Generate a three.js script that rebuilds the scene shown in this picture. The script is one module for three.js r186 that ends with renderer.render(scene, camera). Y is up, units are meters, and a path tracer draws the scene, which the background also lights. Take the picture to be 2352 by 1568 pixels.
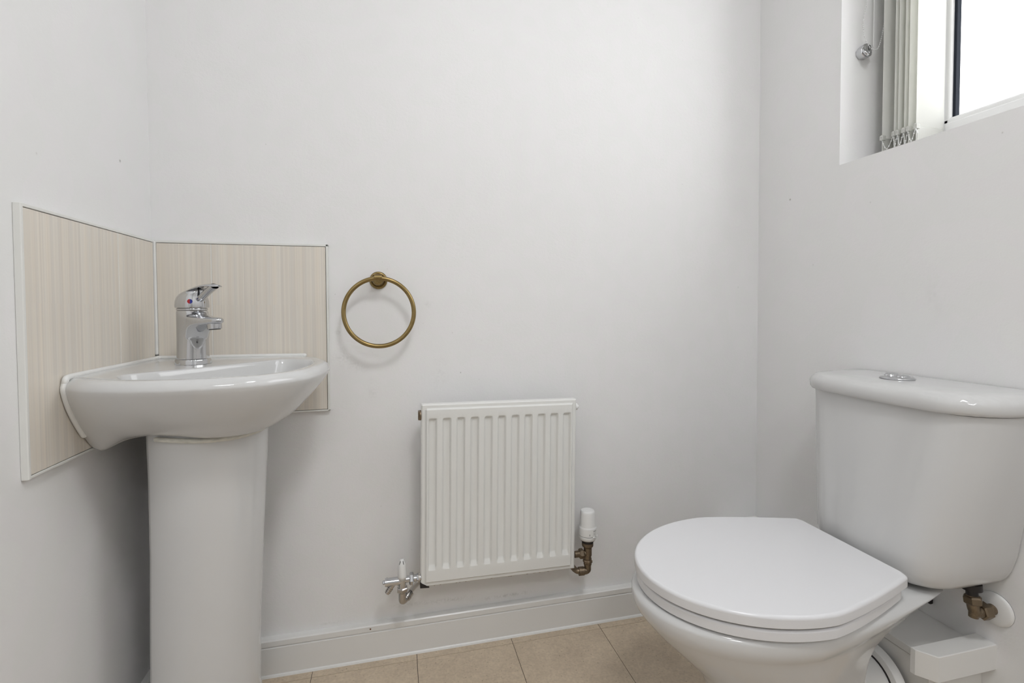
import * as THREE from 'three';
import { mergeGeometries, mergeVertices, toCreasedNormals } from 'three/addons/utils/BufferGeometryUtils.js';
import { RoundedBoxGeometry } from 'three/addons/geometries/RoundedBoxGeometry.js';
import { RectAreaLightUniformsLib } from 'three/addons/lights/RectAreaLightUniformsLib.js';
import { ImprovedNoise } from 'three/addons/math/ImprovedNoise.js';

// ---------------------------------------------------------------- camera, sky, exposure
const scene = new THREE.Scene();
const W = 2352, H = 1568, FPX = 1112.32;
const camera = new THREE.PerspectiveCamera(2 * Math.atan(H / 2 / FPX) * 180 / Math.PI, W / H, 0.02, 50);
camera.position.set(0.541, 0.8889, 1.27);
camera.quaternion.setFromRotationMatrix(new THREE.Matrix4().makeBasis(
  new THREE.Vector3(0.9724, -0.0041, 0.2331), new THREE.Vector3(0.0105, 0.9996, -0.0263), new THREE.Vector3(-0.2329, 0.028, 0.9721)));
camera.setViewOffset(W, H, 0, 44.64, W, H);
const renderer = new THREE.WebGLRenderer({ antialias: true });
renderer.toneMapping = THREE.LinearToneMapping;
renderer.toneMappingExposure = 1.0;
renderer.shadowMap.enabled = true;
RectAreaLightUniformsLib.init();
const SKY = 4.5, LAMP = 35.5, HALL = 23;
scene.background = new THREE.Color(0.97, 0.985, 1.0);      // even overcast sky
scene.backgroundIntensity = SKY;

// ---------------------------------------------------------------- helpers
let seed = 12345;
const rnd = () => { seed = (seed * 1664525 + 1013904223) >>> 0; return seed / 4294967296; };
const noise = new ImprovedNoise();
const taken = {};
const numbered = (n) => { const k = taken[n] = (taken[n] ?? -1) + 1; return k ? `${n}_${String(k).padStart(3, '0')}` : n; };
function mesh(name, geo, mat, parent, label) {
  if (Array.isArray(geo)) geo = mergeGeometries(geo.map((g) => { const q = g.index ? g.toNonIndexed() : g.clone(); for (const k of Object.keys(q.attributes)) if (!['position', 'normal', 'uv'].includes(k)) q.deleteAttribute(k); if (!q.attributes.uv) q.setAttribute('uv', new THREE.Float32BufferAttribute(new Float32Array(q.attributes.position.count * 2), 2)); return q; }));
  const m = new THREE.Mesh(geo, mat);
  m.name = parent === scene ? numbered(name) : name;
  m.castShadow = m.receiveShadow = true;
  if (label) m.userData.label = label;
  parent.add(m);
  return m;
}
function thing(name, label, category, pos = [0, 0, 0], group) {
  const o = new THREE.Group(); o.name = numbered(name); o.position.set(...pos); o.userData = { label, category };
  if (group) o.userData.group = group;
  scene.add(o); return o;
}
function tag(o, label, category, group) { o.userData.label = label; o.userData.category = category; if (group) o.userData.group = group; return o; }
function struct(o, label) { o.userData.kind = 'structure'; if (label) { o.userData.label = label; } return o; }
const box = (x0, x1, y0, y1, z0, z1) => new THREE.BoxGeometry(x1 - x0, y1 - y0, z1 - z0).translate((x0 + x1) / 2, (y0 + y1) / 2, (z0 + z1) / 2);
const rbox = (x0, x1, y0, y1, z0, z1, r = 0.002, s = 2) => new RoundedBoxGeometry(x1 - x0, y1 - y0, z1 - z0, s, r).translate((x0 + x1) / 2, (y0 + y1) / 2, (z0 + z1) / 2);
function metreUV(g) {                                     // uv in metres from the face each triangle looks along
  if (g.index) g = g.toNonIndexed();
  const p = g.attributes.position, n = g.attributes.normal, uv = new Float32Array(p.count * 2);
  for (let i = 0; i < p.count; i += 3) {
    const ax = Math.abs(n.getX(i) + n.getX(i + 1) + n.getX(i + 2)), ay = Math.abs(n.getY(i) + n.getY(i + 1) + n.getY(i + 2)), az = Math.abs(n.getZ(i) + n.getZ(i + 1) + n.getZ(i + 2));
    for (let k = i; k < i + 3; k++) {
      const x = p.getX(k), y = p.getY(k), z = p.getZ(k);
      const [u, v] = ax >= ay && ax >= az ? [z, y] : ay >= az ? [x, z] : [x, y];
      uv[2 * k] = u; uv[2 * k + 1] = v;
    }
  }
  g.setAttribute('uv', new THREE.BufferAttribute(uv, 2));
  return g;
}
// rows of points -> smooth surface; closed: every row is a loop; cap0 / cap1 close the ends with a fan
function loft(rows, { closed = true, cap0 = false, cap1 = false, crease = 0 } = {}) {
  const n = rows[0].length, pos = [], idx = [], uv = [];
  rows.forEach((r, j) => r.forEach((p, i) => { pos.push(...p); uv.push(i / n, j / (rows.length - 1)); }));
  const m = closed ? n : n - 1;
  for (let j = 0; j < rows.length - 1; j++) for (let i = 0; i < m; i++) {
    const a = j * n + i, b = j * n + (i + 1) % n, c = a + n, d = b + n;
    idx.push(a, c, b, b, c, d);
  }
  const fan = (j, flip) => {
    const c = [0, 0, 0]; rows[j].forEach((p) => p.forEach((v, k) => { c[k] += v / n; }));
    const o = pos.length / 3; pos.push(...c); uv.push(0.5, 0.5);
    const st = pos.length / 3; rows[j].forEach((p) => { pos.push(...p); uv.push(0.5, 0.5); });
    for (let i = 0; i < n; i++) { const a = st + i, b = st + (i + 1) % n; flip ? idx.push(o, b, a) : idx.push(o, a, b); }
  };
  if (cap0) fan(0, false);
  if (cap1) fan(rows.length - 1, true);
  let g = new THREE.BufferGeometry();
  g.setAttribute('position', new THREE.Float32BufferAttribute(pos, 3));
  g.setAttribute('uv', new THREE.Float32BufferAttribute(uv, 2));
  g.setIndex(idx);
  g.computeVertexNormals();
  if (crease) { g.deleteAttribute('uv'); g.deleteAttribute('normal'); g = toCreasedNormals(mergeVertices(g, 1e-6), crease); }
  return g;
}
const lathe = (pts, seg = 40) => new THREE.LatheGeometry(pts.map(([r, y]) => new THREE.Vector2(Math.max(r, 0), y)), seg);
const V = (a) => new THREE.Vector3(...a);
const tube = (pts, r, seg = 48, rs = 12, closed = false, tension = 0.5) => new THREE.TubeGeometry(new THREE.CatmullRomCurve3(pts.map(V), closed, 'catmullrom', tension), seg, r, rs, closed);
function ends(pts, r) { return [pts[0], pts[pts.length - 1]].map((p) => new THREE.SphereGeometry(r, 12, 8).translate(...p)); }
function along(g, from, to) {                              // a y-axis geometry (0..1 not scaled) moved to `from`, pointing at `to`
  const d = V(to).sub(V(from)).normalize();
  return g.applyQuaternion(new THREE.Quaternion().setFromUnitVectors(new THREE.Vector3(0, 1, 0), d)).translate(...from);
}
const rod = (a, b, r, seg = 24, r2 = r) => { const L = V(a).distanceTo(V(b)); return along(new THREE.CylinderGeometry(r2, r, L, seg).translate(0, L / 2, 0), a, b); };
const hex = (a, b, r) => { const L = V(a).distanceTo(V(b)), c = Math.min(0.0025, L / 4); const g = lathe([[0, 0], [r - c, 0], [r, c], [r, L - c], [r - c, L], [0, L]], 6); g.deleteAttribute('normal'); g.deleteAttribute('uv'); return along(toCreasedNormals(mergeVertices(g, 1e-6), 0.3), a, b); };
const lerp = (a, b, t) => a + (b - a) * t;
const smooth = (a, b, x) => { const t = Math.min(1, Math.max(0, (x - a) / (b - a))); return t * t * (3 - 2 * t); };
function spline(pts, n, closed = false) { return new THREE.CatmullRomCurve3(pts.map((p) => new THREE.Vector3(p[0], p[2] ?? 0, p[1])), closed, 'centripetal').getSpacedPoints(n).map((p) => [p.x, p.z, p.y]); }

// ---------------------------------------------------------------- materials
function dataTex(w, h, fn, srgb = true) {
  const d = new Uint8Array(w * h * 4);
  for (let j = 0; j < h; j++) for (let i = 0; i < w; i++) { const c = fn(i, j), k = 4 * (j * w + i); d[k] = c[0]; d[k + 1] = c[1]; d[k + 2] = c[2]; d[k + 3] = 255; }
  const t = new THREE.DataTexture(d, w, h); t.wrapS = t.wrapT = THREE.RepeatWrapping; t.magFilter = THREE.LinearFilter; t.minFilter = THREE.LinearMipmapLinearFilter; t.generateMipmaps = true;
  if (srgb) t.colorSpace = THREE.SRGBColorSpace; t.needsUpdate = true; return t;
}
const g8 = (v) => Math.max(0, Math.min(255, Math.round(v)));
const stipple = dataTex(512, 512, (i, j) => { const s = (f, o) => noise.noise(i / 512 * f, j / 512 * f, o); const v = 128 + 55 * s(48, 1) + 45 * s(110, 2) + 30 * s(200, 5); return [g8(v), g8(v), g8(v)]; }, false);
stipple.repeat.set(2.5, 2.5);
const std = (color, roughness, extra = {}) => new THREE.MeshStandardMaterial({ color, roughness, ...extra });
const phys = (color, roughness, extra = {}) => new THREE.MeshPhysicalMaterial({ color, roughness, ...extra });
// wall emulsion: white with the specks and scuffs that the photograph shows
function wallPaint(w, h, width, height, marks, specks) {
  const dots = [];
  for (let k = 0; k < specks; k++) dots.push([rnd() * width, rnd() * height, 0.0005 + rnd() * 0.0008, 8 + rnd() * 30]);
  marks.forEach((m) => dots.push(m));
  const acc = new Float32Array(w * h);
  for (const [x, y, r, d, ry = r] of dots) {
    const ci = x / width * w, cj = y / height * h, ri = Math.max(r / width * w, 0.7), rj = Math.max(ry / height * h, 0.7);
    for (let j = Math.floor(cj - 2 * rj); j <= cj + 2 * rj; j++) for (let i = Math.floor(ci - 2 * ri); i <= ci + 2 * ri; i++) {
      if (i < 0 || j < 0 || i >= w || j >= h) continue;
      const q = ((i - ci) / ri) ** 2 + ((j - cj) / rj) ** 2, grain = r > 0.004 ? Math.max(0, 0.3 + noise.noise(i * 0.23, j * 0.23, 7) + noise.noise(i * 0.06, j * 0.06, 3)) : 1;
      acc[j * w + i] += d * Math.exp(-q * 1.6) * grain;
    }
  }
  const t = dataTex(w, h, (i, j) => { const v = 238 + 1.2 * noise.noise(i * 0.02, j * 0.02, 9) - acc[j * w + i]; return [g8(v + 0.5), g8(v), g8(v - 0.5 - 0.05 * acc[j * w + i])]; });
  t.wrapS = t.wrapT = THREE.ClampToEdgeWrapping; t.repeat.set(1 / width, 1 / height);
  return std(0xffffff, 0.55, { map: t, bumpMap: stipple, bumpScale: 0.00025 });
}
const M = {};
M.wallBack = wallPaint(1640, 2048, 1.63, 2.4, [
  [0.41, 0.765, 0.03, 9, 0.02], [0.445, 0.745, 0.028, 9, 0.018], [0.62, 0.9, 0.02, 6, 0.01], [0.65, 0.72, 0.03, 5, 0.05], [0.4, 0.83, 0.008, 14, 0.012],
  [0.48, 0.68, 0.016, 7, 0.03], [1.06, 0.318, 0.003, 60], [0.705, 0.72, 0.0015, 70], [0.66, 0.115, 0.07, 24, 0.006], [0.82, 0.105, 0.09, 24, 0.005], [0.56, 0.12, 0.05, 16, 0.006], [0.37, 0.1, 0.05, 10, 0.004],
  [1.55, 0.95, 0.0015, 30], [0.72, 0.60, 0.001, 50]], 70);
M.wallSide = wallPaint(1024, 1024, 2.0, 2.4, [[0.12, 1.19, 0.0022, 120], [0.2, 1.0, 0.0016, 40], [0.45, 1.6, 0.0025, 25], [0.5, 0.9, 0.02, 5, 0.05], [0.5, 0.3, 0.02, 5, 0.06]], 70);
M.paint = std(new THREE.Color(0.87, 0.87, 0.865), 0.55, { bumpMap: stipple, bumpScale: 0.0002 });
M.ceiling = std(new THREE.Color(0.87, 0.87, 0.87), 0.8);
M.gloss = phys(new THREE.Color(0.80, 0.795, 0.775), 0.28, { bumpMap: stipple, bumpScale: 0.00012 });
M.ceramic = phys(new THREE.Color(0.66, 0.66, 0.655), 0.07, { ior: 1.55 });
M.plasticSeat = phys(new THREE.Color(0.76, 0.76, 0.775), 0.22);
M.plastic = phys(new THREE.Color(0.82, 0.82, 0.81), 0.3);
M.trim = phys(new THREE.Color(0.80, 0.80, 0.77), 0.3);
M.sealant = phys(new THREE.Color(0.82, 0.82, 0.80), 0.35);
M.oldSealant = phys(0xffffff, 0.4, { map: dataTex(256, 64, (i, j) => { const v = 222 + 10 * noise.noise(i * 0.15, j * 0.1, 2) - 26 * Math.max(0, noise.noise(i * 0.06, j * 0.08, 6)); return [g8(v), g8(v - 2), g8(v - 12)]; }) });
M.chrome = phys(new THREE.Color(0.6, 0.605, 0.62), 0.07, { metalness: 1 });
M.dullChrome = phys(new THREE.Color(0.5, 0.48, 0.46), 0.22, { metalness: 1 });
M.darkHole = std(new THREE.Color(0.02, 0.02, 0.02), 0.8);
M.antique = phys(0xffffff, 0.3, { metalness: 1, map: dataTex(256, 128, (i, j) => { const n = noise.noise(i * 0.05, j * 0.09, 4) + 0.6 * noise.noise(i * 0.2, j * 0.2, 8); return [g8(148 + 22 * n), g8(128 + 22 * n), g8(86 + 18 * n)]; }) });
M.brass = phys(0xffffff, 0.42, { metalness: 0.85, map: dataTex(128, 128, (i, j) => { const n = noise.noise(i * 0.07, j * 0.07, 4) + 0.5 * noise.noise(i * 0.25, j * 0.25, 8); return [g8(126 + 20 * n), g8(112 + 18 * n), g8(94 + 16 * n)]; }) });
M.copper = phys(new THREE.Color(0.62, 0.58, 0.53), 0.4, { metalness: 0.3 });
M.radiator = phys(new THREE.Color(0.80, 0.80, 0.775), 0.3);
M.black = std(new THREE.Color(0.015, 0.012, 0.012), 0.5);
M.rust = std(new THREE.Color(0.16, 0.06, 0.025), 0.9);
M.red = phys(new THREE.Color(0.45, 0.02, 0.02), 0.25);
M.blue = phys(new THREE.Color(0.02, 0.03, 0.25), 0.25);
M.upvc = phys(new THREE.Color(0.82, 0.82, 0.81), 0.25);
M.gasket = std(new THREE.Color(0.012, 0.016, 0.025), 1);
M.glass = phys(0xffffff, 0.02, { transmission: 1, thickness: 0, ior: 1.5 });
M.vane = phys(new THREE.Color(0.93, 0.93, 0.90), 0.95, { transmission: 0.6, thickness: 0, bumpMap: stipple, bumpScale: 0.0001 });
M.clear = phys(new THREE.Color(0.8, 0.8, 0.76), 0.3, { transmission: 0.4, thickness: 0 });
// tile print: fine vertical streaks in beige and pale grey
const TS = 1024;
const streak = [];
for (let i = 0; i < TS; i++) { let v = 0; for (const [f, a] of [[6, 0.5], [17, 0.6], [43, 0.9], [120, 1.3], [260, 1.4]]) v += a * noise.noise(i / TS * f, f * 0.37, 1.5); streak.push(v); }
const tileMap = dataTex(TS, 512, (i, j) => {
  const w = noise.noise(i * 0.11, j * 0.006, 3.3) + 0.7 * noise.noise(i * 0.5, j * 0.012, 5.1), s = streak[i] * 4.2 + w * 3.4, warm = 3 * noise.noise(i * 0.03, j * 0.002, 8);
  return [g8(226 + s + warm), g8(219 + s), g8(208 + s * 0.9 - warm)];
});
tileMap.repeat.set(1 / 0.37, 1 / 0.9);
const groutLine = std(new THREE.Color(0.78, 0.77, 0.73), 0.6);
M.tile = phys(0xffffff, 0.22, { map: tileMap });
// vinyl floor: mottled beige
const floorMap = dataTex(1024, 1024, (i, j) => {
  const n = (f, o) => noise.noise(i / 1024 * f, j / 1024 * f, o);
  const m = 7 * n(7, 1) + 7 * n(19, 2) + 8 * n(60, 3) + 10 * n(140, 4), sp = Math.max(0, n(170, 9) - 0.42) * 130, hair = Math.max(0, 0.03 - Math.abs(n(34, 12))) * 330 * Math.max(0, n(12, 15));
  return [g8(203 + m - sp - hair), g8(186 + m - sp - hair), g8(163 + m * 0.9 - sp - hair)];
});
M.floorTile = [0, 1, 2].map((k) => { const t = floorMap.clone(); t.repeat.set(1.25, 1.25); t.offset.set(k * 0.37, k * 0.21); t.needsUpdate = true; return phys(0xffffff, 0.42, { map: t }); });
M.floorJoint = std(new THREE.Color(0.10, 0.075, 0.065), 0.8);

// ---------------------------------------------------------------- room shell
const RX = 1.621, RZ = 1.85, RY = 2.4;                       // inner right wall, front wall, ceiling
const WZ0 = 0.2755, WZ1 = 1.2, WY0 = 1.243, WY1 = 2.2;      // window opening in the right wall
const XF = 1.79;                                              // inner face of the window frame
struct(mesh('wall_back', metreUV(box(-0.15, RX + 0.3, -0.05, RY + 0.1, -0.15, 0)), M.wallBack, scene), 'white painted back wall');
struct(mesh('wall_left', metreUV(box(-0.15, 0, -0.05, RY + 0.1, 0, RZ + 0.15)), M.wallSide, scene), 'white painted left wall');
{
  const s = new THREE.Shape([new THREE.Vector2(0, -0.05), new THREE.Vector2(RZ + 0.15, -0.05), new THREE.Vector2(RZ + 0.15, RY + 0.1), new THREE.Vector2(0, RY + 0.1)]);
  s.holes.push(new THREE.Path([new THREE.Vector2(WZ0, WY0), new THREE.Vector2(WZ0, WY1), new THREE.Vector2(WZ1, WY1), new THREE.Vector2(WZ1, WY0)]));
  const g = new THREE.ExtrudeGeometry(s, { depth: 0.3, bevelEnabled: false }).applyMatrix4(new THREE.Matrix4().makeBasis(new THREE.Vector3(0, 0, 1), new THREE.Vector3(0, 1, 0), new THREE.Vector3(-1, 0, 0))).translate(RX + 0.3, 0, 0);
  struct(mesh('wall_right', metreUV(toCreasedNormals(g, 0.5)), M.wallSide, scene), 'white painted right wall with window opening');
}
const DX0 = 0.2, DX1 = 0.98, HZ = 3.2;
struct(mesh('wall_front', [box(0, DX0, 0, RY, RZ, RZ + 0.12), box(DX1, RX, 0, RY, RZ, RZ + 0.12), box(DX0, DX1, 2.02, RY, RZ, RZ + 0.12)], M.paint, scene), 'white painted wall with doorway behind the camera');
struct(mesh('ceiling', box(-0.8, RX + 0.3, RY, RY + 0.1, 0, HZ), M.ceiling, scene), 'white ceiling');
// hall beyond the open doorway, behind the camera
struct(mesh('wall_hall', [box(-0.8, RX + 0.3, -0.05, RY, HZ, HZ + 0.1), box(-0.8, -0.7, -0.05, RY, RZ, HZ), box(RX + 0.2, RX + 0.3, -0.05, RY, RZ + 0.15, HZ), box(-0.7, -0.15, -0.05, RY, RZ, RZ + 0.12), box(RX, RX + 0.2, -0.05, RY, RZ + 0.15, RZ + 0.2)], M.paint, scene), 'white painted hall walls beyond the doorway');
{
  const door = new THREE.Group(); door.name = 'door_1'; scene.add(door); struct(door, 'white panelled door standing open into the hall');
  const X = DX1 + 0.01, z0 = RZ + 0.13, L = (x0, x1, y0, y1, a, b, q) => rbox(x0, x1, y0, y1, z0 + a, z0 + b, q);
  mesh('door_leaf', L(X, X + 0.04, 0.006, 1.996, 0, 0.76, 0.003), M.gloss, door);
  for (const [a, b] of [[0.09, 0.34], [0.42, 0.67]]) for (const [y0, y1] of [[0.2, 0.85], [1.0, 1.85]]) mesh('door_panel', L(X - 0.008, X + 0.002, y0, y1, a, b, 0.004), M.gloss, door);
  const h = mesh('door_handle', rod([X + 0.01, 1.0, z0 + 0.7], [X - 0.05, 1.0, z0 + 0.7], 0.01), M.chrome, door);
  mesh('lever', rod([X - 0.05, 1.0, z0 + 0.7], [X - 0.05, 1.0, z0 + 0.6], 0.008), M.chrome, h);
}
{
  const l = thing('hall_lamp', 'round white ceiling lamp in the hall behind the camera', 'lamp', [0.5, RY, 2.5]);
  mesh('base', lathe([[0, 0], [0.2, 0], [0.2, -0.02], [0, -0.02]], 40), M.plastic, l);
  mesh('shade', lathe([[0, -0.06], [0.1, -0.056], [0.17, -0.04], [0.195, -0.018]], 40), new THREE.MeshStandardMaterial({ color: 0xffffff, roughness: 0.5, emissive: new THREE.Color(0.975, 0.985, 1), emissiveIntensity: 2.0 }), l);
  const a = new THREE.RectAreaLight(new THREE.Color(0.975, 0.985, 1), HALL, 0.34, 0.34);
  a.position.set(0.5, RY - 0.068, 2.5); a.lookAt(0.5, 0, 2.5); scene.add(a);
}
struct(mesh('floor_hall', box(-0.7, RX + 0.2, -0.005, 0.001, RZ + 0.004, HZ), std(new THREE.Color(0.42, 0.36, 0.29), 0.9), scene), 'beige hall carpet');
// floor: vinyl tiles 25 cm square with dark joints
{
  const floor = struct(mesh('floor', box(-0.8, RX + 0.3, -0.08, -0.0012, -0.15, HZ), M.floorJoint, scene), 'beige mottled vinyl tile floor with thin dark joints');
  const xs = [-0.002, 0.083, 0.333, 0.584, 0.834, 1.085, 1.335, 1.585, RX + 0.002], zs = [-0.002, 0.043, 0.293, 0.543, 0.793, 1.043, 1.293, 1.543, 1.793, RZ + 0.002];
  for (let i = 0; i < xs.length - 1; i++) for (let j = 0; j < zs.length - 1; j++)
    mesh('floor_tile', metreUV(box(xs[i] + 0.0007, xs[i + 1] - 0.0007, -0.006, 0, zs[j] + 0.0005, zs[j + 1] - 0.0005)), M.floorTile[(i * 2 + j) % 3], floor);
}
// skirting boards: flat board with a groove near the top, bead of sealant along the floor
function skirting(name, len, place, label) {
  const T = 0.018, pts = [[0, 0], [T, 0], [T, 0.0695], [T - 0.003, 0.0715], [T - 0.003, 0.0735], [T, 0.0745], [T, 0.0865], [T - 0.0025, 0.089], [0, 0.090]];
  const s = new THREE.Shape(pts.map(([a, b]) => new THREE.Vector2(a, b)));
  const g = new THREE.ExtrudeGeometry(s, { depth: len, bevelEnabled: false });
  const o = struct(mesh(name, metreUV(place(g)), M.gloss, scene), label);
  const bead = new THREE.Shape([new THREE.Vector2(T - 0.001, 0), new THREE.Vector2(T + 0.004, 0), new THREE.Vector2(T + 0.0025, 0.004), new THREE.Vector2(T - 0.001, 0.007)]);
  mesh('sealant_bead', place(new THREE.ExtrudeGeometry(bead, { depth: len, bevelEnabled: false })), M.sealant, o);
  return o;
}
skirting('baseboard_back', RX, (g) => g.applyMatrix4(new THREE.Matrix4().makeBasis(new THREE.Vector3(0, 0, 1), new THREE.Vector3(0, 1, 0), new THREE.Vector3(-1, 0, 0))).translate(RX, 0, 0), 'white grooved skirting board on the back wall');
skirting('baseboard_left', RZ - 0.0185, (g) => g.translate(0, 0, 0.0185), 'white grooved skirting board on the left wall');
mesh('mark', new THREE.SphereGeometry(0.002, 8, 6).scale(1, 1, 0.4).translate(0.47, 0.081, 0.018), M.rust, scene.getObjectByName('baseboard_back'), 'small brown spot');

// ---------------------------------------------------------------- window in the right wall
{
  const w = new THREE.Group(); w.name = 'window_1'; scene.add(w); struct(w, 'white framed window with bright overcast sky outside');
  const X1 = XF + 0.03, fz = 0.4035, fy = 1.328;               // sight lines of frame and sash
  const ring = (z0, z1, y0, y1, a, x0, x1, r = 0.004) => [rbox(x0, x1, y0, y1, z0, z0 + a, r), rbox(x0, x1, y0, y1, z1 - a, z1, r), rbox(x0, x1, y0, y0 + a, z0 + a, z1 - a, r), rbox(x0, x1, y1 - a, y1, z0 + a, z1 - a, r)];
  const zr = WZ1 - (fz - WZ0), yt = WY1 - 0.1;
  const fr = mesh('window_frame', [rbox(XF, X1, WY0, WY1, WZ0, fz - 0.012, 0.003), rbox(XF, X1, WY0, WY1, zr + 0.012, WZ1, 0.004), rbox(XF, X1, WY0, fy - 0.012, fz - 0.05, zr + 0.05, 0.004), rbox(XF, X1, yt + 0.03, WY1, fz - 0.05, zr + 0.05, 0.004)], M.upvc, w);
  mesh('sash', [rbox(XF + 0.005, X1 - 0.002, fy - 0.03, yt + 0.05, fz - 0.06, fz, 0.006), rbox(XF + 0.005, X1 - 0.002, fy - 0.03, yt + 0.05, zr, zr + 0.06, 0.006), rbox(XF + 0.005, X1 - 0.002, fy - 0.04, fy, fz - 0.06, zr + 0.06, 0.006), rbox(XF + 0.005, X1 - 0.002, yt, yt + 0.04, fz - 0.06, zr + 0.06, 0.006)], M.upvc, w);
  mesh('glazing_gasket', [box(XF + 0.0115, XF + 0.0235, fy - 0.004, yt + 0.004, fz - 0.004, fz + 0.006), box(XF + 0.0115, XF + 0.0235, fy - 0.004, yt + 0.004, zr - 0.006, zr + 0.004)], M.gasket, w);
  mesh('pane', box(XF + 0.0235, XF + 0.0265, fy - 0.01, yt + 0.01, fz - 0.01, zr + 0.01), M.glass, w);
  mesh('handle', [rbox(XF - 0.03, XF - 0.012, 1.66, 1.78, zr + 0.02, zr + 0.04, 0.006), rbox(XF - 0.02, XF + 0.01, 1.75, 1.79, zr + 0.018, zr + 0.042, 0.004)], M.upvc, w);
}

// ---------------------------------------------------------------- ceiling lamp (out of frame, above)
{
  const LX = 0.9, LZ = 1.4;
  const l = thing('ceiling_lamp', 'round white flush ceiling lamp above the room', 'lamp', [LX, RY, LZ]);
  mesh('base', lathe([[0, 0], [0.2, 0], [0.2, -0.02], [0, -0.02]], 48), M.plastic, l);
  mesh('shade', lathe([[0, -0.065], [0.09, -0.062], [0.15, -0.05], [0.185, -0.03], [0.195, -0.018]], 48), new THREE.MeshStandardMaterial({ color: 0xffffff, roughness: 0.5, emissive: new THREE.Color(0.975, 0.985, 1), emissiveIntensity: 2.0 }), l);
  const a = new THREE.RectAreaLight(new THREE.Color(0.975, 0.985, 1), LAMP, 0.3, 0.3);
  a.position.set(LX, RY - 0.072, LZ); a.lookAt(LX, 0, LZ); scene.add(a);
}

// ---------------------------------------------------------------- splashback tiles
const TT = 0.009, TY0 = 0.643, TY1 = 1.041;
function edgeTile(parent, g, mat = M.tile) { return mesh('tile', metreUV(g), mat, parent); }
{
  const s = thing('tiled_splashback', 'beige streaked tile splashback on the back wall behind the tap', 'splashback', [0, 0, 0]);
  edgeTile(s, rbox(TT + 0.004, 0.1235, TY0, TY1, 0, TT, 0.001, 1));
  edgeTile(s, rbox(0.1255, 0.3745, TY0, TY1, 0, TT, 0.001, 1));
  mesh('grout', box(0.1225, 0.1265, TY0, TY1, 0, TT - 0.0006), groutLine, s);
  mesh('edge_trim', [rbox(TT, 0.3805, TY1 + 0.0008, TY1 + 0.006, 0, TT + 0.0008, 0.001), rbox(0.3755, 0.3805, TY0 - 0.005, TY1 + 0.006, 0, TT + 0.0008, 0.001), rbox(TT, 0.3805, TY0 - 0.005, TY0 - 0.0008, 0, TT + 0.0008, 0.001)], M.trim, s, 'white edge trim');
  mesh('corner_sealant', rbox(0.0, TT + 0.004, 0.786, TY1 + 0.004, 0, TT + 0.004, 0.003), M.sealant, s, 'white bead of sealant in the corner');
}
{
  const s = thing('tiled_splashback', 'beige streaked tile splashback on the left wall with thick white edge', 'splashback', [0, 0, 0]);
  edgeTile(s, rbox(0, TT, TY0, TY1, TT + 0.0055, 0.1535, 0.001, 1));
  edgeTile(s, rbox(0, TT, TY0, TY1, 0.1555, 0.4065, 0.001, 1));
  mesh('grout', box(0, TT - 0.0006, TY0, TY1, 0.1525, 0.1565), groutLine, s);
  mesh('edge_trim', [rbox(0, TT + 0.0008, TY1 + 0.0008, TY1 + 0.006, TT + 0.006, 0.41, 0.001), rbox(-0.0, TT + 0.0015, TY0 - 0.006, TY1 + 0.006, 0.4072, 0.413, 0.0015), rbox(0, TT + 0.0008, TY0 - 0.005, TY0 - 0.0008, TT + 0.006, 0.41, 0.001)], M.trim, s, 'white edge trim');
}

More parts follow.
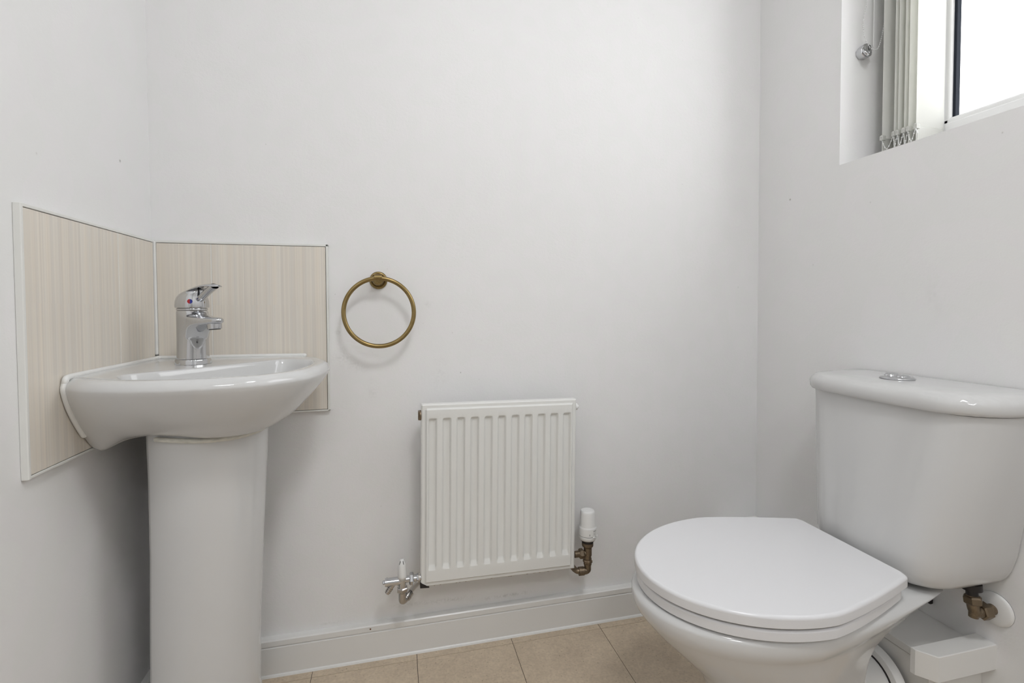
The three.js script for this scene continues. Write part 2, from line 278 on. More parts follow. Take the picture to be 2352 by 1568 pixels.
// ---------------------------------------------------------------- corner basin on pedestal
const TF = TT + 0.0012;
{
  const b = thing('corner_basin', 'white ceramic corner wash basin on a pedestal', 'wash basin', [0, 0, 0]);
  const N = 72, K = 24;                                       // points along the front and along each wall
  const half = [[0.333, TF], [0.366, 0.05], [0.388, 0.1], [0.399, 0.15], [0.4015, 0.205], [0.394, 0.262], [0.377, 0.317]];
  const rimF = spline([...half, [0.3495, 0.3495], ...half.map(([a, c]) => [c, a]).reverse()], N);   // from the back wall round to the left wall
  const bot = [[0.262, TF, 0.643], [0.26, 0.024, 0.636], [0.25, 0.06, 0.651], [0.252, 0.1, 0.656], [0.266, 0.14, 0.656], [0.278, 0.2, 0.6505]];
  const botF = spline([...bot, [0.254, 0.254, 0.648], ...bot.map(([a, c, y]) => [c, a, y]).reverse()], N);
  const wallLine = (e) => { const o = []; for (let i = 1; i < K; i++) o.push([TF, lerp(e, TF, i / K)]); o.push([TF, TF]); for (let i = 1; i < K; i++) o.push([lerp(TF, e, i / K), TF]); return o; };
  const ringOf = (front, e, yWall) => [...front.map(([x, z, y]) => [x, y, z]), ...wallLine(e).map(([x, z]) => [x, yWall, z])];
  const CR = 0.776, rows = [];
  const inset = (f, d) => f.map(([x, z, y], i) => { const p = f[Math.max(0, i - 1)], q = f[Math.min(N, i + 1)], l = Math.hypot(q[0] - p[0], q[1] - p[1]), nx = (q[1] - p[1]) / l, nz = -(q[0] - p[0]) / l, k = Math.min(1, Math.min(i, N - i) / 5); return [Math.max(TF, x - nx * d), Math.max(TF, z - nz * d), y]; });
  // hollow underside, bottom edge, outer skin
  const under = inset(botF, 0.012).map(([x, z, y]) => [x, z, y + 0.012]);
  rows.push(ringOf(inset(botF, 0.03).map(([x, z, y]) => [x, z, y + 0.05]), 0.22, 0.70));
  rows.push(ringOf(under, 0.25, 0.66));
  rows.push(ringOf(inset(botF, 0.008).map(([x, z, y]) => [x, z, y + 0.003]), 0.256, 0.648));
  rows.push(ringOf(inset(botF, 0.004), 0.26, 0.644));
  const S = 22, y0 = 0.758;
  for (let j = 0; j <= S; j++) {
    const ph = (1 - j / S) * Math.PI / 2, v = Math.sin(ph), f0 = 0.42 * v + 0.58 * (1 - Math.cos(ph));
    const fr = rimF.map(([x, z], i) => {
      const t = i / N, valley = Math.exp(-(((Math.min(t, 1 - t) - 0.2) / 0.055) ** 2)) * 0.012 * Math.sin(Math.PI * Math.min(1, v * 1.1)) * smooth(0.3, 0.9, v);
      const B = botF[i], yb = B[2] + 0.003, wing = 1 - smooth(0.0, 0.16, Math.min(t, 1 - t));
      const f = lerp(f0, 0.25 * v + 0.75 * v ** 1.6, wing);
      let px = lerp(x, B[0], f), pz = lerp(z, B[1], f); const l = Math.hypot(px, pz);
      px -= valley * px / l; pz -= valley * pz / l;
      return [Math.max(px, TF), Math.max(pz, TF), lerp(y0, yb, v)];
    });
    rows.push(ringOf(fr, lerp(0.333, 0.262, f0), lerp(y0, 0.645, v)));
  }
  // rounded lip up to the crest
  for (let k = 1; k <= 7; k++) { const a = k / 7 * Math.PI / 2; rows.push(ringOf(inset(rimF, 0.017 * (1 - Math.cos(a))).map(([x, z]) => [x, z, y0 + (CR - y0) * Math.sin(a)]), 0.333 - 0.006 * (1 - Math.cos(a)), lerp(y0, 0.778, Math.sin(a)))); }
  // deck behind the bowl, then the bowl itself
  const innerF = inset(rimF, 0.034), inE = 10;
  const fIn = innerF.slice(inE, N + 1 - inE), a0 = fIn[0], a1 = fIn[fIn.length - 1];
  const frontIn = spline(fIn.filter((_, i) => i % 4 === 0 || i === fIn.length - 1).map(([x, z]) => [x, z]), N);
  const backIn = spline([[a1[0], a1[1]], [0.075, 0.292], [0.115, 0.25], [0.162, 0.205], [0.184, 0.184], [0.205, 0.162], [0.25, 0.115], [0.292, 0.075], [a0[0], a0[1]]], 2 * K).slice(1, 2 * K);
  const cen = [0.232, 0.232];
  const bowlRing = (k, y, lift = 0) => [...frontIn, ...backIn].map(([x, z], i) => [lerp(cen[0], x, k), y + (i > N ? lift : 0), lerp(cen[1], z, k)]);
  rows.push(bowlRing(1.03, CR - 0.0005, 0.0));
  rows.push(bowlRing(1.0, CR - 0.0035));
  rows.push(bowlRing(0.975, CR - 0.012));
  rows.push(bowlRing(0.94, 0.752)); rows.push(bowlRing(0.86, 0.725)); rows.push(bowlRing(0.7, 0.7)); rows.push(bowlRing(0.45, 0.688)); rows.push(bowlRing(0.12, 0.684));
  mesh('bowl', loft(rows, { cap1: true }), M.ceramic, b);
  mesh('waste', lathe([[0, 0.006], [0.02, 0.006], [0.028, 0.003], [0.03, 0]], 32).translate(cen[0], 0.6845, cen[1]), M.chrome, b, 'chrome waste');
  mesh('overflow_slot', rbox(-0.03, 0.03, -0.002, 0.002, -0.002, 0.002, 0.0015).rotateY(-Math.PI / 4 * -1).translate(0.318, 0.755, 0.318), M.darkHole, b);
  // pedestal: D-shaped column running back to the corner
  const ped = (r, c0, y) => { const o = []; for (let i = 0; i <= 40; i++) { const a = -Math.PI * 0.5 + Math.PI * i / 40, e = Math.PI / 4 + a, k = 1 + 0.02 * Math.cos(2 * a); o.push([c0 - lerp(0.018, 0.004, smooth(0.1, 0.66, y)) + r * k * Math.cos(e), y, c0 + r * k * Math.sin(e)]); } const q = r * 0.70; o.push([0.06 + q * Math.cos(Math.PI * 0.75) * 0.55, y, 0.06 + q * Math.sin(Math.PI * 0.75) * 0.55]); o.push([0.06 + q * Math.cos(-Math.PI * 0.25) * 0.55, y, 0.06 + q * Math.sin(-Math.PI * 0.25) * 0.55]); return o; };
  const prow = [[0.118, 0.175, 0.0], [0.118, 0.175, 0.012], [0.114, 0.173, 0.025], [0.105, 0.171, 0.05], [0.1015, 0.17, 0.1], [0.102, 0.17, 0.25], [0.1045, 0.17, 0.42], [0.109, 0.17, 0.58], [0.111, 0.17, 0.642], [0.111, 0.17, 0.664], [0.102, 0.17, 0.668]].map(([r, c, y]) => ped(r, c, y));
  mesh('pedestal', loft(prow, { cap1: true, cap0: true }), M.ceramic, b);
  // sealant where basin meets tiles and pedestal
  const e = TF + 0.004;
  const wing = rows.slice(5, 4 + S + 4).filter((_, i) => i % 3 === 0).map((r0) => r0[N]).filter((p) => p[1] > 0.66 && p[1] < 0.772);
  const sl = [[0.325, 0.7775, e + 0.001], [0.25, 0.7785, e], [0.12, 0.779, e], [0.04, 0.7795, e], [e + 0.001, 0.78, e + 0.001], [e, 0.7795, 0.04], [e, 0.779, 0.12], [e, 0.779, 0.25], [e, 0.7785, 0.322], [e + 0.001, 0.7755, 0.334], ...wing.reverse().map((p) => [e, p[1], p[2] + 0.0035])];
  mesh('sealant', [tube(sl, 0.005, 160, 10), ...ends(sl, 0.005)], M.sealant, b, 'white sealant along the tiles');
  const ps = []; for (let i = 0; i <= 36; i++) { const a = lerp(2.02, -0.42, i / 36), B = botF.reduce((m, p) => Math.abs(Math.atan2(p[1] - 0.17, p[0] - 0.17) - a) < Math.abs(Math.atan2(m[1] - 0.17, m[0] - 0.17) - a) ? p : m); ps.push([0.166 + 0.114 * Math.cos(a), B[2] - 0.002, 0.17 + 0.114 * Math.sin(a)]); }
  mesh('pedestal_sealant', [tube(ps, 0.0045, 80, 10), ...ends(ps, 0.0045)], M.oldSealant, b, 'yellowed sealant bead round the pedestal top');
}

// ---------------------------------------------------------------- mixer tap
{
  const t = thing('mixer_tap', 'chrome single lever mixer tap on the corner basin', 'tap', [0.128, 0.7765, 0.132]);
  // local frame: X = spout direction (out of the corner), Y up, Z sideways
  const g0 = new THREE.Group(); g0.rotation.y = -Math.PI / 4 + 0.06;
  const spin = (g) => g.scale(1, 0.915, 1).applyMatrix4(new THREE.Matrix4().makeRotationY(-Math.PI / 4 + 0.06));
  const n = 64;
  const slice = (h, r, e, w, dx = 0) => { const o = []; for (let i = 0; i < n; i++) { const a = i / n * 2 * Math.PI, c = Math.cos(a), s = Math.sin(a); const ext = Math.max(0, e - r) * Math.max(0, c) ** 0.55; const nar = c > 0 ? lerp(1, w / r, smooth(0, 0.9, c) * smooth(0, 0.02, e - r)) : 1; o.push([dx + r * c + ext, h, r * s * nar]); } return o; };
  const B = [[0.0, 0.0325, 0.0325, 0.03], [0.009, 0.0325, 0.0325, 0.03], [0.0115, 0.031, 0.031, 0.03]];
  mesh('base_ring', spin(loft(B.map((q) => slice(...q)), { cap0: true, cap1: true, crease: 0.6 })), M.chrome, t);
  const body = [[0.0125, 0.0295, 0.0295, 0.029], [0.03, 0.029, 0.029, 0.028], [0.055, 0.0285, 0.0295, 0.027], [0.066, 0.0285, 0.034, 0.026], [0.076, 0.0285, 0.044, 0.025], [0.084, 0.0285, 0.06, 0.0245], [0.0895, 0.0285, 0.08, 0.0245], [0.0925, 0.0285, 0.092, 0.0245], [0.096, 0.0285, 0.0975, 0.0245], [0.1015, 0.0285, 0.098, 0.0235], [0.105, 0.0285, 0.094, 0.0215], [0.1075, 0.0285, 0.07, 0.0185], [0.111, 0.0285, 0.044, 0.019], [0.116, 0.0285, 0.031, 0.024], [0.12, 0.0282, 0.0282, 0.028]];
  mesh('body', spin(loft(body.map((q) => slice(...q)), { cap0: true, cap1: true })), M.chrome, t);
  const ae = mesh('aerator', spin(lathe([[0, 0.0], [0.0115, 0.0], [0.013, 0.001], [0.0135, 0.012], [0.0135, 0.018]], 36).rotateZ(0.12).translate(0.078, 0.080, 0)), M.chrome, t);
  mesh('nozzle', spin(lathe([[0, -0.0006], [0.0105, -0.0006], [0.0108, 0.002]], 30).rotateZ(0.12).translate(0.078, 0.080, 0)), M.darkHole, ae);
  mesh('collar', spin(lathe([[0, 0.1205], [0.0265, 0.1205], [0.0285, 0.122], [0.0285, 0.1255], [0.0265, 0.127], [0, 0.127]], 48)), M.chrome, t);
  const lever = mesh('lever', spin((() => {
    const cap = [[0.1275, 0.0305, 0.0305, 0.03], [0.131, 0.0312, 0.0312, 0.03], [0.142, 0.0305, 0.0295, 0.028], [0.151, 0.028, 0.028, 0.024], [0.158, 0.0245, 0.0255, 0.02], [0.164, 0.0185, 0.022, 0.014], [0.1685, 0.01, 0.016, 0.008]].map((q, i) => slice(q[0], q[1], q[2], q[3], [0, 0, 0, 0.001, 0.004, 0.009, 0.013][i]));
    // lever arch: flattened sweep from the rear of the cap over the top to the tip
    const spine = new THREE.CatmullRomCurve3([[-0.0315, 0.129, 0], [-0.026, 0.1425, 0], [-0.012, 0.157, 0], [0.012, 0.1685, 0], [0.043, 0.1755, 0], [0.072, 0.177, 0], [0.095, 0.1745, 0]].map(V));
    const rows = [], q = 40;
    for (let j = 0; j <= q; j++) {
      const u = j / q, p = spine.getPoint(u), tg = spine.getTangent(u), up = new THREE.Vector3(-tg.y, tg.x, 0), w = lerp(0.022, 0.0125, smooth(0.2, 0.9, u)) * (u > 0.9 ? Math.sqrt(Math.max(0.02, 1 - ((u - 0.9) / 0.1) ** 2)) : 1) * smooth(-0.25, 0.15, u), th = lerp(0.004, 0.0028, u) * (u > 0.93 ? 0.8 : 1), r = [];
      for (let i = 0; i < 24; i++) { const a = i / 24 * 2 * Math.PI, sz = Math.sin(a) * w, d = Math.cos(a) * th - 0.22 * sz * sz / w; r.push([p.x + up.x * d, p.y + up.y * d, sz]); }
      rows.push(r);
    }
    const strut = tube([[0.014, 0.142, 0], [0.034, 0.149, 0], [0.054, 0.161, 0], [0.08, 0.1745, 0]], 0.0066, 30, 16).scale(1, 1, 1.3);
    return mergeGeometries([loft(cap, { cap0: true, cap1: true }), loft(rows, { cap0: true, cap1: true }), strut].map((g) => { const k = g.index ? g.toNonIndexed() : g; return k; }));
  })()), M.chrome, t);
  // hot / cold dot on the side of the cap that faces the room
  const az = 0.62, nx = Math.cos(az), nz = Math.sin(az);
  const dot = (a0, mat, name) => { const g = new THREE.CircleGeometry(0.0048, 20, a0, Math.PI); const e = new THREE.ExtrudeGeometry(new THREE.Shape(Array.from({ length: 21 }, (_, i) => new THREE.Vector2(0.0046 * Math.cos(a0 + Math.PI * i / 20), 0.0046 * Math.sin(a0 + Math.PI * i / 20)))), { depth: 0.0016, bevelEnabled: false }); return mesh(name, e.rotateY(Math.PI / 2 - az).translate(0.0300 * nx, 0.1295, 0.0300 * nz).applyMatrix4(new THREE.Matrix4().makeRotationY(-Math.PI / 4 + 0.06)), mat, lever); };
  dot(Math.PI / 2, M.red, 'hot_mark'); dot(-Math.PI / 2, M.blue, 'cold_mark');
}

// ---------------------------------------------------------------- towel ring
{
  const t = thing('towel_ring', 'antique brass towel ring on the white wall', 'towel ring', [0.5, 0.881, 0]);
  const rose = mesh('wall_rose', lathe([[0, 0], [0.0215, 0], [0.022, 0.003], [0.0195, 0.006], [0.0165, 0.0065], [0.0155, 0.0045], [0.0125, 0.0045], [0.012, 0.012], [0, 0.013]], 48).rotateX(Math.PI / 2).translate(-0.001, 0.08, 0), M.antique, t);
  mesh('post', lathe([[0, 0], [0.0118, 0], [0.0128, 0.012], [0.0135, 0.024], [0.012, 0.028], [0.008, 0.03], [0.0, 0.03]], 36).rotateX(Math.PI / 2).translate(-0.001, 0.0795, 0.01), M.antique, t);
  mesh('clasp', rod([-0.009, 0.0845, 0.0445], [0.0085, 0.0845, 0.0445], 0.0075), M.antique, t);
  mesh('ring', new THREE.TorusGeometry(0.0828, 0.0054, 20, 120).rotateX(-0.03).translate(0.0015, 0.0, 0.045), M.antique, t);
}

// ---------------------------------------------------------------- radiator
{
  const r = thing('radiator', 'white steel panel radiator with vertical grooves', 'radiator', [0.795, 0.43, 0]);
  r.rotation.z = -0.0125;
  const w = 0.1995, h = 0.2245, zf = 0.089, zb = 0.062;
  // pressed front: a height field with eleven recessed channels and a stepped border
  const nx = 11, pitch = 0.0345, xs = new Set([-w, w, -w + 0.003, w - 0.003, -w + 0.0095, w - 0.0095, -w + 0.0135, w - 0.0135]);
  for (let k = 0; k < nx; k++) { const c = (k - 5) * pitch; for (const d of [-0.0118, -0.0105, -0.0088, -0.0072, -0.004, 0, 0.004, 0.0072, 0.0088, 0.0105, 0.0118]) xs.add(c + d); }
  const X = [...xs].sort((a, b) => a - b), Y = [-h, -h + 0.003, -h + 0.0095, -h + 0.0135, -h + 0.03, -h + 0.041, -h + 0.0425, -h + 0.052, -h + 0.054, 0, h - 0.0405, h - 0.039, h - 0.034, h - 0.0325, h - 0.02, h - 0.0135, h - 0.0095, h - 0.003, h].sort((a, b) => a - b);
  const depth = (x, y) => {
    const d = Math.min(w - Math.abs(x), h - Math.abs(y));
    let z = d < 0.003 ? lerp(-0.007, -0.0045, d / 0.003) : d < 0.0095 ? -0.0045 : lerp(-0.0045, 0, Math.min(1, (d - 0.0095) / 0.004));
    const k = Math.round(x / pitch), c = Math.abs(x - k * pitch);
    if (Math.abs(k) <= 5 && c < 0.0119) { const across = 1 - smooth(0.0058, 0.0118, c), up = Math.min(1, Math.max(0, (h - 0.0335 - y) / 0.006)), dn = Math.min(1, Math.max(0, (y + h - 0.0415) / 0.0115)); z -= 0.0075 * across * Math.min(up, dn); }
    return z;
  };
  const rows = Y.map((y) => X.map((x) => [x, y, zf + depth(x, y)])).reverse();
  const front = loft(rows, { closed: false });
  mesh('front_panel', [toCreasedNormals(front, 0.35), rbox(-w, w, -h, h, zb, zf - 0.009, 0.002), rbox(-w, -w + 0.008, -h, h, zf - 0.012, zf - 0.0066, 0.002), rbox(w - 0.008, w, -h, h, zf - 0.012, zf - 0.0066, 0.002), rbox(-w, w, -h, -h + 0.008, zf - 0.012, zf - 0.0066, 0.002), rbox(-w, w, h - 0.008, h, zf - 0.012, zf - 0.0066, 0.002)], M.radiator, r);
  for (const x of [-0.12, 0.12]) mesh('bracket', [rbox(x - 0.012, x + 0.012, -0.17, 0.17, 0.0, 0.004, 0.001), rbox(x - 0.01, x + 0.01, 0.12, 0.15, 0.0, zb, 0.001), rbox(x - 0.01, x + 0.01, -0.16, -0.13, 0.0, zb, 0.001)], M.radiator, r);
  mesh('chipped_corner', new THREE.ExtrudeGeometry(new THREE.Shape([[0, 0], [0.022, -0.0012], [0.014, 0.0055], [0.002, 0.0125], [0, 0.012]].map((p) => new THREE.Vector2(...p))), { depth: 0.016, bevelEnabled: false }).translate(-w - 0.0012, -h - 0.0012, zf - 0.0195), M.black, r, 'dark bare corner where paint is gone');
  mesh('blanking_plug', [rbox(-w - 0.007, -w, h - 0.038, h - 0.017, 0.066, 0.084, 0.001), rod([-w - 0.003, h - 0.0275, 0.075], [-w, h - 0.0275, 0.075], 0.0125)], M.brass, r, 'brass blanking plug');
  mesh('air_vent', [rod([w, h - 0.022, 0.075], [w + 0.005, h - 0.022, 0.075], 0.0085), rod([w + 0.005, h - 0.022, 0.075], [w + 0.009, h - 0.022, 0.075], 0.004)], M.plastic, r, 'white air vent');
  for (let k = 0; k < 14; k++) { const x = -0.17 + rnd() * 0.3; mesh('rust_chip', rbox(x, x + 0.001 + rnd() * 0.004, -h - 0.0003, -h + 0.0003, zf - 0.0082, zf - 0.0066, 0.0001), M.rust, r); }
}
// lockshield valve, left of the radiator
{
  const cx = 0.549, cy = 0.2285, cz = 0.075;
  const v = thing('lockshield_valve', 'chrome lockshield valve with white cap left of radiator', 'valve', [cx, cy, cz]);
  const P = (x, y, z = 0) => [x, y, z];
  mesh('cap', lathe([[0, 0.051], [0.0042, 0.051], [0.0052, 0.048], [0.0085, 0.041], [0.0098, 0.036], [0.0108, 0.012], [0.0113, 0.002], [0, 0.002]], 36), M.plastic, v, 'white plastic cap');
  for (const a of [-0.75, 0.45]) mesh('vent_slot', rbox(-0.0006, 0.0006, -0.004, 0.004, -0.001, 0.001, 0.0004).rotateX(-0.43).translate(0, 0.0445, 0.0069).rotateY(a), M.darkHole, v);
  mesh('body', [rod(P(0, 0.004), P(0, -0.0185), 0.0095), rod(P(0, 0), P(0.022, 0), 0.0078), rod(P(0, -0.0015), P(-0.034, -0.0015), 0.0098), new THREE.SphereGeometry(0.0098, 24, 16)], M.chrome, v);
  mesh('drain_end', [rod(P(-0.034, -0.0015), P(-0.037, -0.0015), 0.0108), rod(P(-0.037, -0.0015), P(-0.0405, -0.0015), 0.0098), hex(P(-0.0405, -0.0015), P(-0.0465, -0.0015), 0.0048)], M.chrome, v);
  mesh('drain_spout', [rod(P(-0.021, -0.007), P(-0.036, -0.028), 0.0062), ...[0.45, 0.62, 0.79].map((k) => { const a = [lerp(-0.021, -0.036, k), lerp(-0.007, -0.028, k), 0], c = [lerp(-0.021, -0.036, k + 0.06), lerp(-0.007, -0.028, k + 0.06), 0]; return rod(a, c, 0.0071); })], M.dullChrome, v);
  mesh('union_nut', hex(P(0.017, 0), P(0.0275, 0), 0.0145), M.chrome, v);
  mesh('tail', [rod(P(0.0275, 0), P(0.036, 0), 0.0082), hex(P(0.0345, 0), P(0.04, 0), 0.0105), rod(P(0.04, 0), P(0.0462, 0), 0.0085)], M.chrome, v);
  mesh('tail_tape', rod(P(0.0395, 0), P(0.0418, 0), 0.0102), M.copper, v);
  mesh('compression_nut', hex(P(0, -0.0175), P(0, -0.03), 0.0138), M.dullChrome, v);
  mesh('elbow', [tube([P(0, -0.028), P(0, -0.046), P(0.001, -0.0515, -0.001), P(0.006, -0.0525, -0.006), P(0.014, -0.0475, -0.014)], 0.0092, 40, 20), rod(P(0.008, -0.0505, -0.009), P(0.018, -0.0445, -0.02), 0.0118), rod(P(0.0105, -0.049, -0.0118), P(0.013, -0.0475, -0.0146), 0.0124)], M.dullChrome, v);
  mesh('pipe', tube([P(0.014, -0.047, -0.016), P(0.03, -0.039, -0.032), P(0.05, -0.031, -0.05), P(0.068, -0.028, -0.0755)], 0.0062, 24, 14), M.copper, v, 'thin pipe to the wall');
}
// thermostatic valve, right of the radiator
{
  const cx = 1.0345, cz = 0.07;
  const v = thing('thermostatic_valve', 'brass radiator valve with white thermostatic head right of radiator', 'valve', [cx, 0.1835, cz]);
  const P = (x, y, z = 0) => [x, y - 0.18, z];
  const headY = (y) => (y - 0.3482) * 0.93 + 0.3458 - 0.18;
  const head = mesh('thermostatic_head', lathe([[0, 0.2645], [0.0185, 0.2645], [0.0195, 0.267], [0.0215, 0.272], [0.0216, 0.2775], [0.0205, 0.2778], [0.0205, 0.2788], [0.0216, 0.279], [0.0217, 0.3], [0.0203, 0.3025], [0.0192, 0.3055], [0.0172, 0.3405], [0.0162, 0.3455], [0.0148, 0.3478], [0.0138, 0.3474], [0.0135, 0.3466], [0.0128, 0.3466], [0.0125, 0.3476], [0, 0.3482]].map(([r, y]) => [r * 1.13, headY(y)]), 56), M.plastic, v, 'white thermostatic head');
  mesh('dial_groove', lathe([[0.0207, 0.2776], [0.02105, 0.2777], [0.02105, 0.279], [0.0207, 0.2791]].map(([r, y]) => [r * 1.13, headY(y)]), 56), M.black, head);
  for (const a of [0.35, 1.0]) mesh('limit_clip', rbox(-0.0035, 0.0035, headY(0.2755), headY(0.2797), 0.0232, 0.0262, 0.001).rotateY(a), M.plastic, head);
  // printed lettering on the head
  const cv = document.createElement('canvas'); cv.width = 512; cv.height = 128; const c2 = cv.getContext('2d');
  c2.fillStyle = '#ebebe9'; c2.fillRect(0, 0, 512, 128); c2.fillStyle = '#3c3c3e'; c2.textAlign = 'center';
  c2.font = 'bold 54px sans-serif'; c2.fillText('0', 120, 118);
  c2.font = 'bold 34px sans-serif'; c2.fillText('SIEMENS', 335, 38);
  c2.fillStyle = '#8a8a8a'; for (const [y, n] of [[60, 11], [90, 9]]) for (let k = 0; k < n; k++) { const x = 268 + k * 12; c2.fillRect(x, y, 8, 4); c2.fillRect(x, y + 8, k % 3 ? 8 : 4, 4); c2.fillRect(x + (k % 2 ? 0 : 5), y, 3, 16); }
  const ct = new THREE.CanvasTexture(cv); ct.colorSpace = THREE.SRGBColorSpace;
  mesh('print', new THREE.CylinderGeometry(0.02465, 0.0246, 0.0155, 40, 1, true, -0.5, 1.5).translate(0, headY(0.2905), 0), phys(0xffffff, 0.3, { map: ct }), head);
  mesh('neck', [rod(P(0, 0.27), P(0, 0.258), 0.0152), rod(P(0, 0.2695), P(0, 0.2655), 0.019)], M.black, v, 'black collar');
  const knurl = []; for (let i = 0; i < 48; i++) { const a = i / 48 * 2 * Math.PI, r = i % 2 ? 0.0153 : 0.0146; knurl.push([r * Math.cos(a), r * Math.sin(a)]); }
  mesh('knurled_ring', loft([[0.246, 0.72], [0.248, 0.93], [0.2505, 1], [0.2595, 1]].map(([y, k]) => knurl.map(([a, c]) => [a * k, y - 0.18, c * k])), { cap0: true, cap1: true, crease: 0.3 }), M.brass, v);
  mesh('body', [rod(P(0, 0.25), P(0, 0.212), 0.0098), rod(P(0.0005, 0.245), P(0.0005, 0.224), 0.0108), rod(P(0, 0.2295), P(-0.02, 0.2295), 0.0085)], M.brass, v);
  mesh('union_nut', [hex(P(-0.012, 0.2295), P(-0.0245, 0.2295), 0.0132), rod(P(-0.0245, 0.2295), P(-0.0375, 0.2295), 0.0085)], M.brass, v);
  mesh('compression_nut', [hex(P(0, 0.2125), P(0, 0.202), 0.0128), rod(P(0, 0.2145), P(0, 0.211), 0.0108), rod(P(0, 0.203), P(0, 0.199), 0.0108)], M.brass, v);
  mesh('elbow', [tube([P(0, 0.202), P(0, 0.19), P(-0.0005, 0.184), P(-0.006, 0.1815), P(-0.015, 0.1818)], 0.0092, 40, 20), rod(P(-0.011, 0.1818), P(-0.025, 0.1818, -0.001), 0.0112)], M.brass, v);
  mesh('pipe', tube([P(-0.022, 0.1818, -0.001), P(-0.03, 0.182, -0.006), P(-0.034, 0.183, -0.025), P(-0.034, 0.184, -0.07)], 0.0075, 24, 14), M.brass, v);
}

// ---------------------------------------------------------------- toilet against the right wall
const ZT = 0.505;
{
  const t = thing('toilet', 'white close-coupled toilet with closed lid', 'toilet', [1.2, 0, ZT]);
  const ox = 1.2;
  // plan outline, front to the left: elliptical nose, sides easing in towards the back
  const outline = (y, xf, xc, xb, w, wr, { pw = 1.3, round = 0.04, n = 48, pf = 2 } = {}) => {
    const side = [];
    for (let i = 0; i <= n; i++) { const a = i / n * Math.PI / 2, c = Math.cos(a) ** (2 / pf), s = Math.sin(a) ** (2 / pf); side.push([xc - (xc - xf) * c, w * s]); }
    for (let i = 1; i <= n; i++) { const u = i / n, x = lerp(xc, xb, u), rd = round / (xb - xc), e = u > 1 - rd ? (u - 1 + rd) / rd : 0; side.push([x, (w - (w - wr) * u ** pw) - (e ? round * (1 - Math.sqrt(Math.max(0, 1 - e * e))) : 0)]); }
    const out = side.map(([x, z]) => [x - ox, y, z]);
    for (let i = side.length - 1; i > 0; i--) out.push([side[i][0] - ox, y, -side[i][1]]);
    return out;
  };
  // pan: slices from the foot up to the rim
  const R = (y, xf, xc, xb, w, wr, o) => outline(y, xf, xc, xb, w, wr, o);
  const pan = [
    R(0.0, 1.06, 1.2, 1.40, 0.112, 0.1), R(0.012, 1.06, 1.2, 1.40, 0.112, 0.1), R(0.03, 1.07, 1.2, 1.395, 0.106, 0.095), R(0.08, 1.098, 1.21, 1.385, 0.097, 0.082), R(0.13, 1.108, 1.22, 1.383, 0.094, 0.078),
    R(0.17, 1.105, 1.22, 1.383, 0.098, 0.076), R(0.20, 1.092, 1.22, 1.383, 0.107, 0.076), R(0.235, 1.066, 1.21, 1.384, 0.122, 0.078), R(0.265, 1.035, 1.2, 1.387, 0.135, 0.081), R(0.29, 1.010, 1.19, 1.397, 0.144, 0.085),
    R(0.310, 0.989, 1.185, 1.418, 0.149, 0.089), R(0.324, 0.977, 1.18, 1.44, 0.1525, 0.091), R(0.333, 0.969, 1.18, 1.455, 0.155, 0.093), R(0.339, 0.9645, 1.18, 1.468, 0.1585, 0.091), R(0.345, 0.960, 1.18, 1.482, 0.162, 0.091), R(0.352, 0.9565, 1.18, 1.50, 0.165, 0.092), R(0.36, 0.9545, 1.18, 1.52, 0.166, 0.093), R(0.369, 0.954, 1.18, 1.54, 0.166, 0.093), R(0.3745, 0.956, 1.18, 1.45, 0.1645, 0.093), R(0.3785, 0.964, 1.18, 1.436, 0.159, 0.092), R(0.380, 0.98, 1.18, 1.43, 0.15, 0.09)];
  mesh('pan', loft(pan, { cap0: true, cap1: true }), M.ceramic, t);
  // seat ring and lid with rolled edges
  const slab = (y0, y1, xf, xb, w, wr, r, o) => { const rows = []; for (let k = 0; k <= 6; k++) { const a = k / 6 * Math.PI / 2, d = r * (1 - Math.sin(a)); rows.push(R(y0 + r * 0.5 * (1 - Math.cos(a)), xf + d, 1.19, xb - d, w - d, wr - d, o)); } for (let k = 0; k <= 8; k++) { const a = k / 8 * Math.PI / 2, d = r * (1 - Math.cos(a)); rows.push(R(y1 - r + r * Math.sin(a), xf + d, 1.19, xb - d, w - d, wr - d, o)); } return loft(rows, { cap0: true, cap1: true }); };
  mesh('seat', slab(0.3815, 0.3995, 0.9655, 1.397, 0.1742, 0.1155, 0.004, { round: 0.012 }), M.plasticSeat, t);
  mesh('seat_lid', slab(0.4028, 0.4232, 0.9615, 1.405, 0.1768, 0.1195, 0.0055, { round: 0.01 }), M.plasticSeat, t);
  for (const s of [-1, 1]) mesh('hinge', [rod([1.395 - ox, 0.404, s * 0.085 - 0.022], [1.395 - ox, 0.404, s * 0.085 + 0.022], 0.0095), rod([1.398 - ox, 0.379, s * 0.085], [1.398 - ox, 0.404, s * 0.085], 0.009)], M.plasticSeat, t);
  mesh('hinge_pin', rod([1.388 - ox, 0.4005, 0.1], [1.388 - ox, 0.4005, 0.1185], 0.003), M.dullChrome, t);
  // cistern
  const cis = (y, xf, hw, rc0, bulge = 0.006) => {
    const xb = 1.617, n = 20, rc = rc0 * 1.32, e = 2 / 2.55, pts = [[xb, -hw]];
    const cor = (a, s) => [xf + bulge + rc * 1.15 * (1 - Math.sin(a) ** e), s * ((hw - rc) + rc * Math.cos(a) ** e)];
    for (let i = 0; i <= n; i++) pts.push(cor(Math.min(i / n * Math.PI / 2, Math.PI / 2 - 1e-6), -1));
    for (let i = 1; i < 20; i++) { const z = lerp(-(hw - rc), hw - rc, i / 20); pts.push([xf + bulge * (z / (hw - rc)) ** 2, z]); }
    for (let i = n; i >= 0; i--) pts.push(cor(Math.min(i / n * Math.PI / 2, Math.PI / 2 - 1e-6), 1));
    pts.push([xb, hw]);
    return pts.map(([x, z]) => [x - ox, y, z]);
  };
